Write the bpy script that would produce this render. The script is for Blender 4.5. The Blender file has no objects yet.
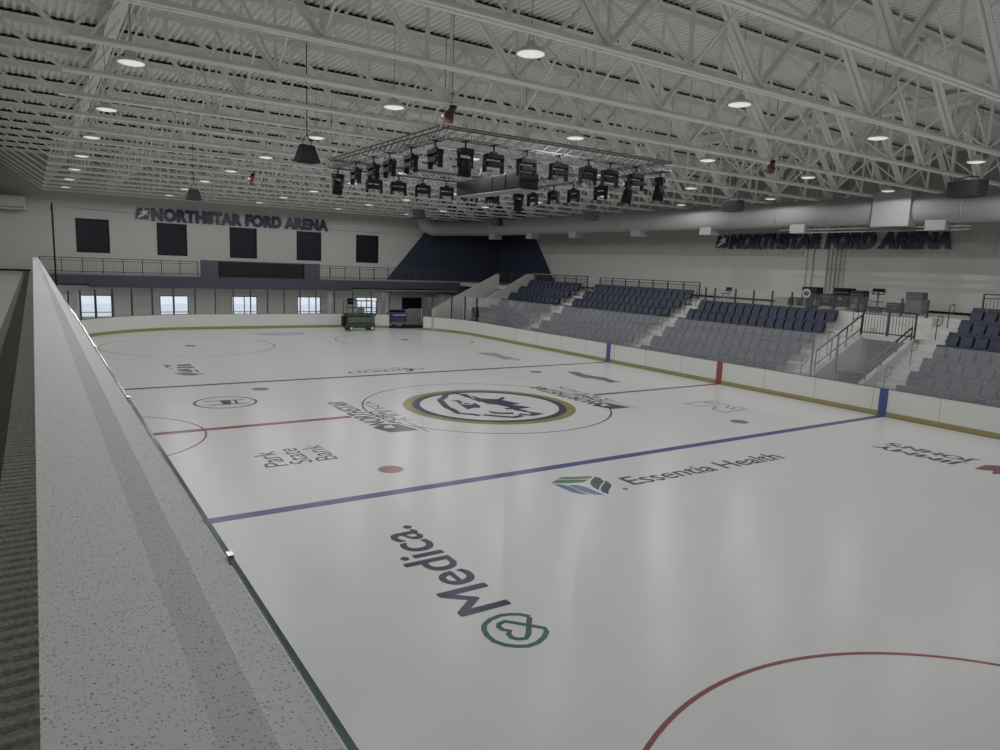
import bpy, math, random
from mathutils import Vector, Matrix
random.seed(4)
C = bpy.context.scene.collection
S = bpy.context.scene
# ---------------------------------------------------------------- camera, world, exposure
def make_camera():
    yaw, pitch, roll, f = .586, -.153, .038, 702.7
    cy, sy, cp, sp = math.cos(yaw), math.sin(yaw), math.cos(pitch), math.sin(pitch)
    fw = Vector((sy*cp, cy*cp, sp)); r = Vector((cy, -sy, 0)); u = r.cross(fw)
    cr, sr = math.cos(roll), math.sin(roll)
    r2 = cr*r + sr*u; u2 = -sr*r + cr*u
    cam = bpy.data.cameras.new('camera'); o = bpy.data.objects.new('camera', cam); C.objects.link(o)
    cam.sensor_width = 36; cam.lens = f/1000*36; cam.clip_start = .05; cam.clip_end = 400
    m = Matrix(((r2.x, u2.x, -fw.x), (r2.y, u2.y, -fw.y), (r2.z, u2.z, -fw.z))).to_4x4()
    m.translation = Vector((-13.892, -21.703, 5.105)); o.matrix_world = m
    S.camera = o
make_camera()
w = bpy.data.worlds.new('world'); S.world = w; w.use_nodes = True
WN = w.node_tree; bg = WN.nodes['Background']
bg.inputs['Color'].default_value = (.80, .88, 1.0, 1); bg.inputs['Strength'].default_value = 1.15
S.view_settings.view_transform = 'Standard'; S.view_settings.look = 'None'
S.view_settings.exposure = 0.0; S.view_settings.gamma = 1; S.view_settings.use_curve_mapping = False
LAMP_W = 127.0
S.cycles.diffuse_bounces = 8; S.cycles.max_bounces = 14; S.cycles.transparent_max_bounces = 24
LAMP_COL = (.975, .985, 1)

# ---------------------------------------------------------------- materials
def mat(name, col, rough=.6, metal=0, spec=.5, noise=0, nscale=8, emit=0, bump=0):
    m = bpy.data.materials.new(name); m.use_nodes = True
    nt = m.node_tree; b = nt.nodes['Principled BSDF']
    b.inputs['Base Color'].default_value = (*col, 1); b.inputs['Roughness'].default_value = rough
    b.inputs['Metallic'].default_value = metal; b.inputs['Specular IOR Level'].default_value = spec
    if emit:
        b.inputs['Emission Color'].default_value = (*col, 1); b.inputs['Emission Strength'].default_value = emit
    if noise or bump:
        tc = nt.nodes.new('ShaderNodeTexCoord'); n = nt.nodes.new('ShaderNodeTexNoise')
        n.inputs['Scale'].default_value = nscale; n.inputs['Detail'].default_value = 4
        nt.links.new(tc.outputs['Object'], n.inputs['Vector'])
        if noise:
            r = nt.nodes.new('ShaderNodeMapRange'); r.inputs['To Min'].default_value = 1-noise; r.inputs['To Max'].default_value = 1+noise
            nt.links.new(n.outputs['Fac'], r.inputs['Value'])
            mx = nt.nodes.new('ShaderNodeVectorMath'); mx.operation = 'SCALE'
            mx.inputs[0].default_value = col; nt.links.new(r.outputs['Result'], mx.inputs['Scale'])
            nt.links.new(mx.outputs['Vector'], b.inputs['Base Color'])
        if bump:
            bp = nt.nodes.new('ShaderNodeBump'); bp.inputs['Strength'].default_value = bump
            nt.links.new(n.outputs['Fac'], bp.inputs['Height']); nt.links.new(bp.outputs['Normal'], b.inputs['Normal'])
    return m
M = {}
M['ice'] = mat('ice', (.80, .80, .79), .27, spec=.12, noise=.035, nscale=.5)
def paint(name, c): M[name] = mat(name, c, .27, spec=.12, noise=.12, nscale=6)
paint('p_blue', (0.13, 0.125, 0.29)); paint('p_red', (0.3, 0.1, 0.11)); paint('p_navy', (0.07, 0.07, 0.115)); paint('p_dark', (0.12, 0.12, 0.135))
paint('p_gold', (.34, .29, .13)); paint('p_olive', (.27, .24, .14)); paint('green', (0.16, 0.27, 0.15)); paint('sky', (0.18, 0.26, 0.42)); paint('teal', (0.09, 0.14, 0.13))
paint('p_medgreen', (0.08, 0.17, 0.15)); paint('p_grey', (.20, .20, .20)); paint('p_white', (.74, .75, .75)); paint('p_mauve', (.30, .22, .225)); paint('p_palegrey', (.42, .42, .42)); paint('p_crease', (.50, .55, .66))
paint('p_dot', (0.4, 0.19, 0.17)); paint('p_violet', (.07, .065, .17))
M['board'] = mat('board', (.74, .74, .70), .35, noise=.03, nscale=2)
M['kick'] = mat('kick', (0.34, 0.3, 0.12), .4, noise=.06, nscale=3)
M['b_blue'] = mat('board_blue', (0.075, 0.095, 0.27), .35); M['b_red'] = mat('board_red', (0.3, 0.065, 0.06), .35)
M['cap'] = mat('cap', (.16, .17, .2), .4)
M['white'] = mat('white_steel', (0.83, 0.83, 0.81), .5, noise=.05, nscale=3)
M['white2'] = mat('white_steel_light', (0.88, 0.88, 0.86), .5)
M['deck'] = mat('deck', (0.88, 0.88, 0.86), .5, noise=.05, nscale=1)
M['flute_shade'] = mat('flute_shade', (0.03, 0.03, 0.03), .9)  # near-black colour for the shade painted into the deck flutes
M['duct'] = mat('duct', (0.37, 0.37, 0.36), .75, spec=.15, noise=.03, nscale=2)
M['wall'] = mat('wall', (0.5, 0.495, 0.47), .8, noise=.03, nscale=.7)
M['wall_low'] = mat('wall_low', (0.52, 0.52, 0.49), .8, noise=.05, nscale=1.2)
M['wall_right'] = mat('wall_right', (0.58, 0.575, 0.545), .8, noise=.03, nscale=.8)
M['wall_band'] = mat('wall_band', (0.45, 0.445, 0.42), .8, noise=.04, nscale=.6)
M['navy_wall'] = mat('navy_wall', (.030, .036, .068), .7, noise=.08, nscale=2)
M['navy'] = mat('navy', (0.052, 0.058, 0.078), .55, noise=.05, nscale=2)
M['sign'] = mat('sign_navy', (0.013, 0.012, 0.05), .4)
M['sign_side'] = mat('sign_side', (.10, .09, .22), .4)
M['black'] = mat('black', (0.006, 0.006, 0.007), .6, spec=.2)
M['soft'] = mat('soft_black', (0.009, 0.009, 0.01), .6)
M['screen'] = mat('screen', (.022, .022, .021), .6, spec=.1)
M['rail'] = mat('rail', (.055, .058, .065), .45, metal=.3)
M['steel'] = mat('steel', (.45, .45, .46), .25, metal=.9)
M['alu'] = mat('alu', (0.2, 0.2, 0.195), .7, spec=.15)
M['concrete'] = mat('concrete', (0.56, 0.56, 0.54), .75, noise=.07, nscale=2.5)
M['stair'] = mat('stair', (0.68, 0.68, 0.65), .75, noise=.06, nscale=4)
M['floor'] = mat('floor', (.46, .45, .42), .6, noise=.05, nscale=1)
M['dark_floor'] = mat('dark_floor', (.15, .145, .13), .8, noise=.1, nscale=6)
M['seat'] = mat('seat', (0.022, 0.027, 0.062), .42, noise=.06, nscale=9)
M['seat_frame'] = mat('seat_frame', (.02, .02, .03), .5)
M['lens'] = mat('lens', (1, .98, .95), .5, emit=.45)
M['red'] = mat('red', (0.13, 0.035, 0.03), .4)
M['lift_green'] = mat('lift_green', (0.035, 0.085, 0.04), .5, noise=.1, nscale=5)
M['lift_grey'] = mat('lift_grey', (.12, .12, .125), .5)
M['tyre'] = mat('tyre', (.03, .03, .03), .8); M['hub'] = mat('hub', (.65, .65, .63), .5)
M['blue_body'] = mat('blue_body', (.07, .075, .26), .4)
M['greybox'] = mat('greybox', (.10, .11, .12), .5); M['pipe'] = mat('pipe', (.36, .36, .34), .6); M['tan'] = mat('tan', (.30, .28, .18), .7)
M['mid'] = mat('mid', (.24, .24, .24), .6); M['dkglass'] = mat('dkglass', (.012, .011, .020), .35, spec=.2)
M['curtain'] = mat('curtain', (.25, .25, .23), .8)
M['snow'] = mat('snow', (.85, .87, .9), .9, noise=.1, nscale=.3)
M['green_glass'] = mat('green_glass', (.10, .19, .16), .08, spec=.8)
def rib_mat():
    m = mat('ribbed_mat', (.34, .33, .315), .8); nt = m.node_tree; b = nt.nodes['Principled BSDF']
    tc = nt.nodes.new('ShaderNodeTexCoord'); n = nt.nodes.new('ShaderNodeTexNoise'); n.inputs['Scale'].default_value = 60
    nt.links.new(tc.outputs['Object'], n.inputs['Vector'])
    r = nt.nodes.new('ShaderNodeValToRGB'); r.color_ramp.elements[0].color = (.50, .49, .47, 1); r.color_ramp.elements[1].color = (.85, .83, .80, 1)
    r.color_ramp.elements[0].position = .3; r.color_ramp.elements[1].position = .65
    nt.links.new(n.outputs['Fac'], r.inputs['Fac']); nt.links.new(r.outputs['Color'], b.inputs['Base Color']); return m
M['rib'] = rib_mat()
def speckle(name, base, amt):
    m = mat(name, base, .6, spec=.25); nt = m.node_tree; b = nt.nodes['Principled BSDF']
    tc = nt.nodes.new('ShaderNodeTexCoord'); prev = None
    col = nt.nodes.new('ShaderNodeRGB'); col.outputs[0].default_value = (*base, 1); prev = col.outputs[0]
    for sc, th, c in ((150, .25, (.42, .42, .43)), (230, .28, (.52, .53, .54)), (80, .13, (.16, .16, .20))):
        v = nt.nodes.new('ShaderNodeTexVoronoi'); v.inputs['Scale'].default_value = sc; v.inputs['Randomness'].default_value = 1
        nt.links.new(tc.outputs['Object'], v.inputs['Vector'])
        t = nt.nodes.new('ShaderNodeMath'); t.operation = 'LESS_THAN'; t.inputs[1].default_value = th*amt
        nt.links.new(v.outputs['Distance'], t.inputs[0])
        sx = nt.nodes.new('ShaderNodeSeparateColor'); nt.links.new(v.outputs['Color'], sx.inputs[0])
        g = nt.nodes.new('ShaderNodeMath'); g.operation = 'GREATER_THAN'; g.inputs[1].default_value = .45; nt.links.new(sx.outputs[0], g.inputs[0])
        mu = nt.nodes.new('ShaderNodeMath'); mu.operation = 'MULTIPLY'; nt.links.new(t.outputs[0], mu.inputs[0]); nt.links.new(g.outputs[0], mu.inputs[1])
        mx = nt.nodes.new('ShaderNodeMix'); mx.data_type = 'RGBA'; nt.links.new(mu.outputs[0], mx.inputs['Factor'])
        nt.links.new(prev, mx.inputs['A']); mx.inputs['B'].default_value = (*c, 1); prev = mx.outputs['Result']
    nt.links.new(prev, b.inputs['Base Color']); return m
M['quartz'] = speckle('quartz', (.86, .86, .85), 1.0)
M['quartz2'] = speckle('quartz_side', (.84, .84, .83), 1.0)
def glass(name, haze, tint=(1, 1, 1), rough=.02):
    m = bpy.data.materials.new(name); m.use_nodes = True; nt = m.node_tree; nt.nodes.remove(nt.nodes['Principled BSDF'])
    out = nt.nodes['Material Output']
    tr = nt.nodes.new('ShaderNodeBsdfTransparent'); tr.inputs[0].default_value = (*tint, 1)
    df = nt.nodes.new('ShaderNodeBsdfDiffuse'); df.inputs[0].default_value = (.75, .77, .78, 1)
    gl = nt.nodes.new('ShaderNodeBsdfGlossy'); gl.inputs['Roughness'].default_value = rough
    a = nt.nodes.new('ShaderNodeMixShader'); a.inputs[0].default_value = haze
    nt.links.new(tr.outputs[0], a.inputs[1]); nt.links.new(df.outputs[0], a.inputs[2])
    lw = nt.nodes.new('ShaderNodeLayerWeight'); pw = nt.nodes.new('ShaderNodeMath'); pw.operation = 'POWER'; pw.inputs[1].default_value = 5
    nt.links.new(lw.outputs['Facing'], pw.inputs[0]); lw.inputs['Blend'].default_value = .5
    fr = nt.nodes.new('ShaderNodeMath'); fr.operation = 'MULTIPLY_ADD'; nt.links.new(pw.outputs[0], fr.inputs[0]); fr.inputs[1].default_value = .7; fr.inputs[2].default_value = .04
    b = nt.nodes.new('ShaderNodeMixShader'); nt.links.new(fr.outputs[0], b.inputs[0])
    nt.links.new(a.outputs[0], b.inputs[1]); nt.links.new(gl.outputs[0], b.inputs[2]); nt.links.new(b.outputs[0], out.inputs[0])
    return m
M['acrylic'] = glass('acrylic', .125); M['pane'] = glass('pane', .03); M['clear'] = glass('clear', .04)

# ---------------------------------------------------------------- mesh helpers
class MB:
    def __init__(s): s.v = []; s.f = []
    def add(s, vs, fs):
        n = len(s.v); s.v += [tuple(v) for v in vs]; s.f += [tuple(i+n for i in f) for f in fs]; return s
    def box(s, x0, x1, y0, y1, z0, z1):
        return s.add([(x0,y0,z0),(x1,y0,z0),(x1,y1,z0),(x0,y1,z0),(x0,y0,z1),(x1,y0,z1),(x1,y1,z1),(x0,y1,z1)],
                     [(0,3,2,1),(4,5,6,7),(0,1,5,4),(1,2,6,5),(2,3,7,6),(3,0,4,7)])
    def bev(s, x0, x1, y0, y1, z0, z1, b):       # box with chamfered vertical + top/bottom edges
        def ring(z, i): return [(x0+i+b if False else x0+i, y0+b, z), (x0+b, y0+i, z), (x1-b, y0+i, z), (x1-i, y0+b, z), (x1-i, y1-b, z), (x1-b, y1-i, z), (x0+b, y1-i, z), (x0+i, y1-b, z)]
        rs = [ring(z0, b*.9), ring(z0+b, 0), ring(z1-b, 0), ring(z1, b*.9)]
        vs = sum(rs, []); fs = [tuple(range(7, -1, -1)), tuple(range(24, 32))]
        for k in range(3):
            for i in range(8): j = (i+1) % 8; fs.append((k*8+i, k*8+j, k*8+8+j, k*8+8+i))
        return s.add(vs, fs)
    def bar(s, p, q, w, h=None, up=(0, 0, 1)):
        h = h or w; p, q = Vector(p), Vector(q); d = (q-p).normalized(); u = Vector(up)
        if abs(d.dot(u)) > .98: u = Vector((1, 0, 0))
        a = d.cross(u).normalized()*w/2; b = a.cross(d).normalized()*h/2
        return s.add([p-a-b, p+a-b, p+a+b, p-a+b, q-a-b, q+a-b, q+a+b, q-a+b],
                     [(0,1,2,3),(7,6,5,4),(0,4,5,1),(1,5,6,2),(2,6,7,3),(3,7,4,0)])
    def tube(s, pts, r, n=8, r2=None):
        pts = [Vector(p) for p in pts]; rings = []
        for i, p in enumerate(pts):
            d = (pts[min(i+1, len(pts)-1)]-pts[max(i-1, 0)]).normalized()
            u = Vector((0, 0, 1)) if abs(d.z) < .95 else Vector((1, 0, 0))
            a = d.cross(u).normalized(); b = a.cross(d)
            rr = r if r2 is None else r+(r2-r)*i/(len(pts)-1)
            rings.append([p+rr*(math.cos(2*math.pi*k/n)*a+math.sin(2*math.pi*k/n)*b) for k in range(n)])
        vs = sum(rings, []); fs = [tuple(range(n)), tuple(range(len(vs)-1, len(vs)-n-1, -1))]
        for i in range(len(pts)-1):
            for k in range(n): j = (k+1) % n; fs.append((i*n+k, i*n+n+k, i*n+n+j, i*n+j))
        return s.add(vs, fs)
    def lathe(s, prof, c=(0, 0, 0), n=20):       # prof: (r, z) list
        vs = []; fs = []
        for r, z in prof:
            for k in range(n): vs.append((c[0]+r*math.cos(2*math.pi*k/n), c[1]+r*math.sin(2*math.pi*k/n), c[2]+z))
        for i in range(len(prof)-1):
            for k in range(n): j = (k+1) % n; fs.append((i*n+k, i*n+j, i*n+n+j, i*n+n+k))
        fs.append(tuple(range(n-1, -1, -1))); fs.append(tuple(range(len(vs)-n, len(vs))))
        return s.add(vs, fs)
    def prism(s, poly, ax, a0, a1):              # polygon in the two other axes, extruded along axis ax
        n = len(poly)
        def P(u, v, a): return (a, u, v) if ax == 0 else ((u, a, v) if ax == 1 else (u, v, a))
        vs = [P(u, v, a0) for u, v in poly]+[P(u, v, a1) for u, v in poly]
        fs = [tuple(range(n-1, -1, -1)), tuple(range(n, 2*n))]+[(i, (i+1) % n, n+(i+1) % n, n+i) for i in range(n)]
        return s.add(vs, fs)
    def build(s, name, m, parent=None, fix=True):
        me = bpy.data.meshes.new(name); me.from_pydata(s.v, [], s.f)
        if fix:
            import bmesh
            bm = bmesh.new(); bm.from_mesh(me); bmesh.ops.recalc_face_normals(bm, faces=bm.faces); bm.to_mesh(me); bm.free()
        me.update(); o = bpy.data.objects.new(name, me); C.objects.link(o)
        me.materials.append(M[m] if isinstance(m, str) else m)
        if parent: o.parent = parent
        return o
def tag(o, label=None, cat=None, group=None, kind=None):
    if label: o['label'] = label
    if cat: o['category'] = cat
    if group: o['group'] = group
    if kind: o['kind'] = kind
    return o
def empty(name, loc=(0, 0, 0), rz=0):
    o = bpy.data.objects.new(name, None); C.objects.link(o); o.location = loc; o.rotation_euler = (0, 0, rz); o.empty_display_size = .2; return o
def kids(o): return [c for c in C.objects if c.parent == o]
KID = {}
def copy_tree(o, parent=None):
    if o.name not in KID: KID[o.name] = kids(o)
    c = o.copy(); C.objects.link(c); c.parent = parent
    KID[c.name] = []
    for ch in KID[o.name]: KID[c.name].append(copy_tree(ch, c))
    return c
def smooth(o):
    for p in o.data.polygons: p.use_smooth = True
    return o
ORD = ['', 'first', 'second', 'third', 'fourth', 'fifth', 'sixth', 'seventh', 'eighth', 'ninth', 'tenth', 'eleventh', 'twelfth', 'thirteenth', 'fourteenth', 'fifteenth', 'sixteenth', 'seventeenth', 'eighteenth', 'nineteenth', 'twentieth',
       'twenty-first', 'twenty-second', 'twenty-third', 'twenty-fourth', 'twenty-fifth', 'twenty-sixth', 'twenty-seventh', 'twenty-eighth', 'twenty-ninth', 'thirtieth']
ORD += ['thirty-'+ORD[i] for i in range(1, 10)]
ESS_LEAVES = [('green', [(-3.48, -8.64), (-3.21, -8.56), (-2.76, -8.72), (-2.44, -8.84), (-2.64, -8.96), (-3.01, -8.83), (-3.38, -8.66)]), ('green', [(-3.76, -8.83), (-3.48, -8.68), (-3.03, -8.86), (-2.72, -9.01), (-3.01, -9.14), (-3.34, -9.04)]), ('sky', [(-3.76, -8.88), (-3.6, -9.02), (-3.5, -9.24), (-3.51, -9.62), (-3.48, -9.91), (-3.63, -9.84), (-3.73, -9.63), (-3.75, -9.29)]), ('sky', [(-3.46, -9.12), (-3.26, -9.25), (-3.18, -9.49), (-3.19, -9.82), (-3.17, -10.11), (-3.39, -9.98), (-3.47, -9.68), (-3.47, -9.39)]), ('teal', [(-2.41, -8.89), (-2.38, -9.04), (-2.49, -9.31), (-2.82, -9.54), (-3.07, -9.77), (-3.03, -9.52), (-2.91, -9.28), (-2.69, -9.07)]), ('teal', [(-2.41, -9.26), (-2.43, -9.43), (-2.56, -9.67), (-2.83, -9.87), (-3.06, -10.1), (-3.09, -9.95), (-3.02, -9.78), (-2.79, -9.56), (-2.56, -9.41)])]
MED_STROKE = [(-8.02, -13.9), (-8.11, -13.78), (-8.24, -13.7), (-8.39, -13.66), (-8.58, -13.69), (-8.74, -13.78), (-8.82, -13.9), (-8.86, -14.05), (-8.86, -14.22), (-8.78, -14.38), (-8.67, -14.48), (-8.52, -14.56), (-8.35, -14.55), (-8.19, -14.48), (-8.07, -14.38), (-8.03, -14.28), (-8.17, -14.12), (-8.31, -13.96), (-8.42, -13.84), (-8.54, -13.86), (-8.59, -13.93), (-8.58, -14.03), (-8.51, -14.1), (-8.58, -14.16), (-8.59, -14.27), (-8.54, -14.34), (-8.43, -14.38), (-8.33, -14.3), (-8.18, -14.1), (-8.03, -13.91)]
FACE_POLY = [[(-1.09, 1.44), (-0.68, 1.46), (-0.72, 0.71), (-0.34, 0.55), (-0.42, 0.03), (-0.68, -0.4), (-0.92, -0.29), (-1.33, -0.47), (-1.16, 0.34), (-0.92, 1.17)], [(0.08, 2.82), (0.4, 2.57), (0.16, 1.53), (0.2, 0.91), (-0.05, 0.63), (0.02, 1.7), (-0.02, 2.13)], [(0.43, 2.25), (0.5, 1.39), (1.06, 0.96), (1.62, 1.36), (1.57, 1.08), (1.16, 0.72), (1.28, 0.28), (1.43, -0.36), (0.94, -0.35), (1.38, -1.01), (0.68, -0.96), (0.83, -1.55), (0.8, -1.81), (1.12, -2.35), (0.58, -2.44), (0.67, -1.99), (0.4, -1.37), (0.52, -0.72), (0.36, -0.11), (0.08, 0.19), (0.07, 0.96)], [(-0.72, -1.07), (-0.41, -1.53), (0.07, -1.73), (-0.05, -2.01), (-0.57, -1.78), (-0.84, -1.51)]]
FACE_STROKE = [[(0.09, 2.69), (-0.01, 2.95), (-0.53, 2.84), (-0.93, 2.25), (-1.42, 1.76), (-1.9, 0.29), (-1.92, -0.22), (-2.06, -0.99), (-1.68, -1.31), (-1.48, -1.71)], [(-1.29, -1.63), (-0.73, -2.25), (-0.38, -2.5), (0.08, -2.38)], [(0.13, -2.09), (0.48, -2.46), (1.06, -2.32)], [(0.21, -0.95), (0.68, -1.07), (1.34, -1.06)]]
OUTL = [[(7.47, -2.86), (9.21, -2.93), (8.96, -3.37), (8.58, -3.0)], [(7.47, -2.86), (7.49, -3.34), (8.19, -3.76), (8.16, -3.87), (7.62, -4.14), (7.56, -4.84), (7.93, -4.71), (8.94, -4.7), (8.96, -4.46), (8.78, -4.26), (8.38, -4.46)], [(8.49, -2.96), (8.41, -3.33), (9.01, -3.84), (8.35, -4.2), (8.47, -4.45)]]
DARKBLOB = [(8.32, 5.72), (8.76, 5.36), (8.58, 4.4), (8.88, 3.51), (8.72, 2.81), (8.72, 2.08), (8.33, 2.22), (8.05, 2.08), (8.2, 2.74), (8.05, 3.43), (7.83, 3.69), (7.86, 4.26)]
GREYBLOB = [(7.73, 13.6), (8.05, 13.51), (8.31, 13.58), (8.84, 13.28), (8.79, 12.43), (8.61, 11.64), (8.69, 11.21), (8.48, 10.48), (8.81, 10.25), (8.18, 9.93), (8.28, 10.54), (7.8, 10.43), (7.82, 11.08), (7.92, 11.85), (7.76, 12.31), (7.75, 12.88)]
REDBITS = [[(-8.56, 13.78), (-7.93, 13.79), (-7.98, 13.18), (-8.55, 13.17)], [(-9.09, 14.04), (-8.88, 13.68), (-8.63, 13.32), (-8.87, 13.4), (-9.08, 12.83)], [(-8.68, 13.01), (-7.97, 12.98), (-7.96, 12.45), (-8.7, 12.55)], [(-8.75, 12.26), (-8.29, 12.29), (-8.19, 11.69), (-8.31, 11.28), (-8.78, 11.71)], [(-9.12, 11.1), (-8.82, 11.17), (-8.31, 10.99), (-8.01, 10.53), (-8.44, 10.26), (-8.7, 10.42)], [(-8.73, 11.43), (-8.33, 11.18), (-8.26, 11.05), (-8.72, 11.21)], [(-8.07, 12.1), (-7.97, 11.8), (-7.99, 11.17), (-8.11, 11.29)], [(-8.04, 10.9), (-7.92, 10.5), (-8.04, 10.36)], [(-9.16, 13.17), (-8.83, 12.67), (-8.91, 12.5)]]
MEDLINE = [(-8.04, -13.37), (-7.87, -9.85), (-8.81, -13.27)]
ESSLINE = [(-2.1, -9.81), (3.74, -9.94), (-1.82, -9.23)]
PARK = [(-8.81, -4.61), (-8.81, -3.34), (-9.33, -4.5)]
STATE = [(-8.2, -4.65), (-8.19, -3.24), (-8.7, -4.46)]
BANK = [(-7.52, -4.56), (-7.52, -3.14), (-8.04, -4.49)]
JIMMY = [(8.47, -12.67), (8.01, -10.31), (7.54, -12.79)]
JOHNS = [(9.04, -12.83), (8.74, -10.3)]
JJSQ = [(7.84, -13.15), (8.64, -13.1), (9.09, -13.43), (7.96, -13.75), (7.75, -13.64), (8.13, -13.51)]
NSF = [(-5.1, 2.61), (-3.3, 1.87), (-4.27, -2.57), (-5.27, -2.26), (-3.94, 1.93), (-3.74, -0.75), (-4.37, 2.31), (-4.04, -2.52)]
NSF2 = [(4.02, 2.5), (5.29, 2.01), (4.66, -2.45), (3.61, -2.21), (5.13, 1.81), (5.16, -0.69)]
HL = [(-9.58, 4.25), (-7.38, 3.54), (-9.09, 4.25), (-7.77, 4.1), (-9.05, 3.65), (-7.74, 3.49)]
RIG = [(-3.68, 4.79), (-4.09, 2.56), (-4.12, 1.0), (-4.0, -0.23), (-4.09, -1.78), (-4.26, -3.58), (-3.5, -3.88), (-2.55, -4.09), (-1.37, -3.93), (-0.15, -3.67), (1.03, -3.61), (1.89, -3.89), (3.11, -3.73), (4.38, -3.5), (4.63, -1.78)]
RIGLOW = [(-3.44, 5.0), (-2.42, 4.75), (-1.46, 4.59), (-0.29, 4.79), (0.75, 4.63), (1.99, 4.92), (3.25, 5.3), (4.38, 5.22), (4.59, 4.12), (4.6, 2.62), (4.61, 1.24), (4.48, -0.44)]
CLUSTER = [(-1.23, 0.59), (-1.2, -3.37), (-0.53, -3.46), (1.31, 5.03), (1.26, 0.33), (2.17, 0.19)]
SPK = [(-6.93, -0.4), (-6.96, 19.08), (6.53, 19.24), (14.02, 21.49), (13.23, 10.27), (12.66, -0.14), (12.58, -9.88)]

# ---------------------------------------------------------------- setting
ICE = tag(MB().prism([(12.9, -24), (12.9, 21.95)]+[(4.42+8.5*math.cos(a*math.pi/24), 21.95+8.5*math.sin(a*math.pi/24)) for a in range(1, 13)]+
    [(-4.42+8.5*math.cos(math.pi/2+a*math.pi/24), 21.95+8.5*math.sin(math.pi/2+a*math.pi/24)) for a in range(0, 12)]+[(-12.9, 21.95), (-12.9, -24)], 2, -.05, 0).build('ice_sheet', 'ice'),
    'glossy white ice sheet with painted lines and logos', kind='structure')
tag(MB().box(-18, 24.2, -24, 36.2, -.3, -.06).build('floor', 'floor'), 'concrete floor around and under the ice sheet', kind='structure')
tag(MB().box(-18, 24.2, 36.3, 60, -.5, -.1).build('ground', 'snow'), 'snowy ground outside the far windows', kind='structure')
WX = [-10.3, -5.2, -.1, 5.1, 10.2]
# far wall: lower band with window openings, upper band with dark window openings
wf = MB(); Y0, Y1 = 36.0, 36.2
def wall_holes(mb, xs, hw, z0, z1, lo, hi, xa, xb):
    mb.box(xa, xb, Y0, Y1, lo, z0); mb.box(xa, xb, Y0, Y1, z1, hi); x = xa
    for c in xs: mb.box(x, c-hw, Y0, Y1, z0, z1); x = c+hw
    mb.box(x, xb, Y0, Y1, z0, z1)
wall_holes(wf, WX, 1.0, 5.05, 7.28, 3.6, 11.6, -16.4, 24)
tag(wf.build('wall_far', 'wall'), kind='structure')
wl = MB(); wall_holes(wl, WX, 1.0, .5, 2.05, -.06, 3.3, -16.4, 24)
tag(wl.build('wall_far_lower', 'wall_low'), kind='structure')
# navy paint field on the far wall (a flat coat of paint, 4 mm) and jog
tag(MB().prism([(12.0, 3.6), (16.4, 8.7), (18.8, 11.47), (24, 11.47), (24, 3.6)], 1, 35.985, 35.999).build('wall_far_paint', 'navy_wall'), 'navy painted slanted field on the far wall', kind='structure')
tag(MB().box(24, 24.2, -24, 36.2, -.06, 11.6).build('wall_right', 'wall_right'), kind='structure')
wb = MB()
for a, b in ((-24, 1.8), (3.6, 31.0)):
    wb.box(23.965, 23.999, a, b, 6.35, 11.5)
    y = a
    while y < b: wb.box(23.95, 23.97, y, y+.03, 6.35, 11.5); y += .41
tag(wb.build('trim_1', 'wall_band'), 'grey ribbed acoustic band on the upper right wall', kind='structure')
tag(MB().prism([(36, 3.6), (36, 11.4), (33.3, 11.4), (27.0, 3.6)], 0, 23.93, 23.949).build('trim_2', 'navy_wall'), 'navy painted slanted field on the right wall', kind='structure')
tag(MB().box(23.9, 23.96, -24, 27, 3.6, 3.72).build('baseboard_right', 'black'), kind='structure')
tag(MB().box(-16.6, -16.4, -24, 36.2, 3.6, 11.6).build('wall_left', 'wall'), kind='structure')
tag(MB().box(-16.4, -14.05, 35.93, 35.99, 3.6, 3.72).build('baseboard_far', 'black'), kind='structure')
tag(MB().box(-16.6, 24.2, -24.3, -24.05, -.06, 11.6).build('wall_near', 'wall'), kind='structure')
# mezzanine and galleries
tag(MB().box(-16.4, 17.4, 32.5, 36, 3.3, 3.6).build('mezzanine_floor', 'floor'), kind='structure')
tag(MB().box(17.4, 24, 24.9, 36, 3.3, 3.6).build('gallery_floor_right', 'floor'), kind='structure')
fa = MB().box(-13.5, 20.5, 32.25, 32.5, 2.95, 3.55).box(-10.9, 1.0, 32.2, 32.26, 2.75, 3.3)\
    .box(1.0, 7.3, 32.2, 32.26, 2.72, 3.3)
tag(fa.build('fascia', 'navy'), 'navy fascia along the mezzanine edge', kind='structure')
tag(MB().box(-13.5, 17.3, 32.45, 32.6, 3.55, 3.66).build('curb', 'mid'), 'pale curb along the mezzanine edge', kind='structure')
tag(MB().box(-13.5, 17.3, 32.5, 36, 2.78, 2.84).build('ceiling_far', 'wall_low'), 'ceiling under the mezzanine', kind='structure')
tag(MB().box(-14.5, -13.9, -24, 36, 3.3, 3.6).box(-16.4, -14.5, -24, 36, 3.3, 3.598).build('gallery_floor_left', 'floor'), 'pale gallery floor left of the counter', kind='structure')
tag(MB().box(-14.47, -14.12, -24, 35.9, 3.6, 3.606).build('floor_strip', 'dark_floor'), 'dark floor strip beside the ribbed mat', kind='structure')
rm = MB().box(-14.14, -13.925, -24, 35.9, 3.6, 3.612); y = -23.9
while y < 6: rm.box(-14.14, -13.925, y, y+.045, 3.61, 3.632); y += .09
tag(rm.build('floor_mat', 'rib'), 'long grey ribbed floor mat beside the white counter', 'mat')
tag(MB().box(-13.9, -13.70, -24, 32.4, 0, 4.54).build('parapet', 'wall'), 'parapet wall under the speckled counter', kind='structure')
t = empty('counter', (-13.78, 0, 4.54)); tag(t, 'white speckled stone counter with black flecks running along the left gallery', 'counter')
MB().prism([(-.132, 0), (-.132, .062), (.022, .062), (.074, .0695), (.074, 0)], 1, -24, 32.4).build('counter_top', 'quartz', t)
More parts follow.
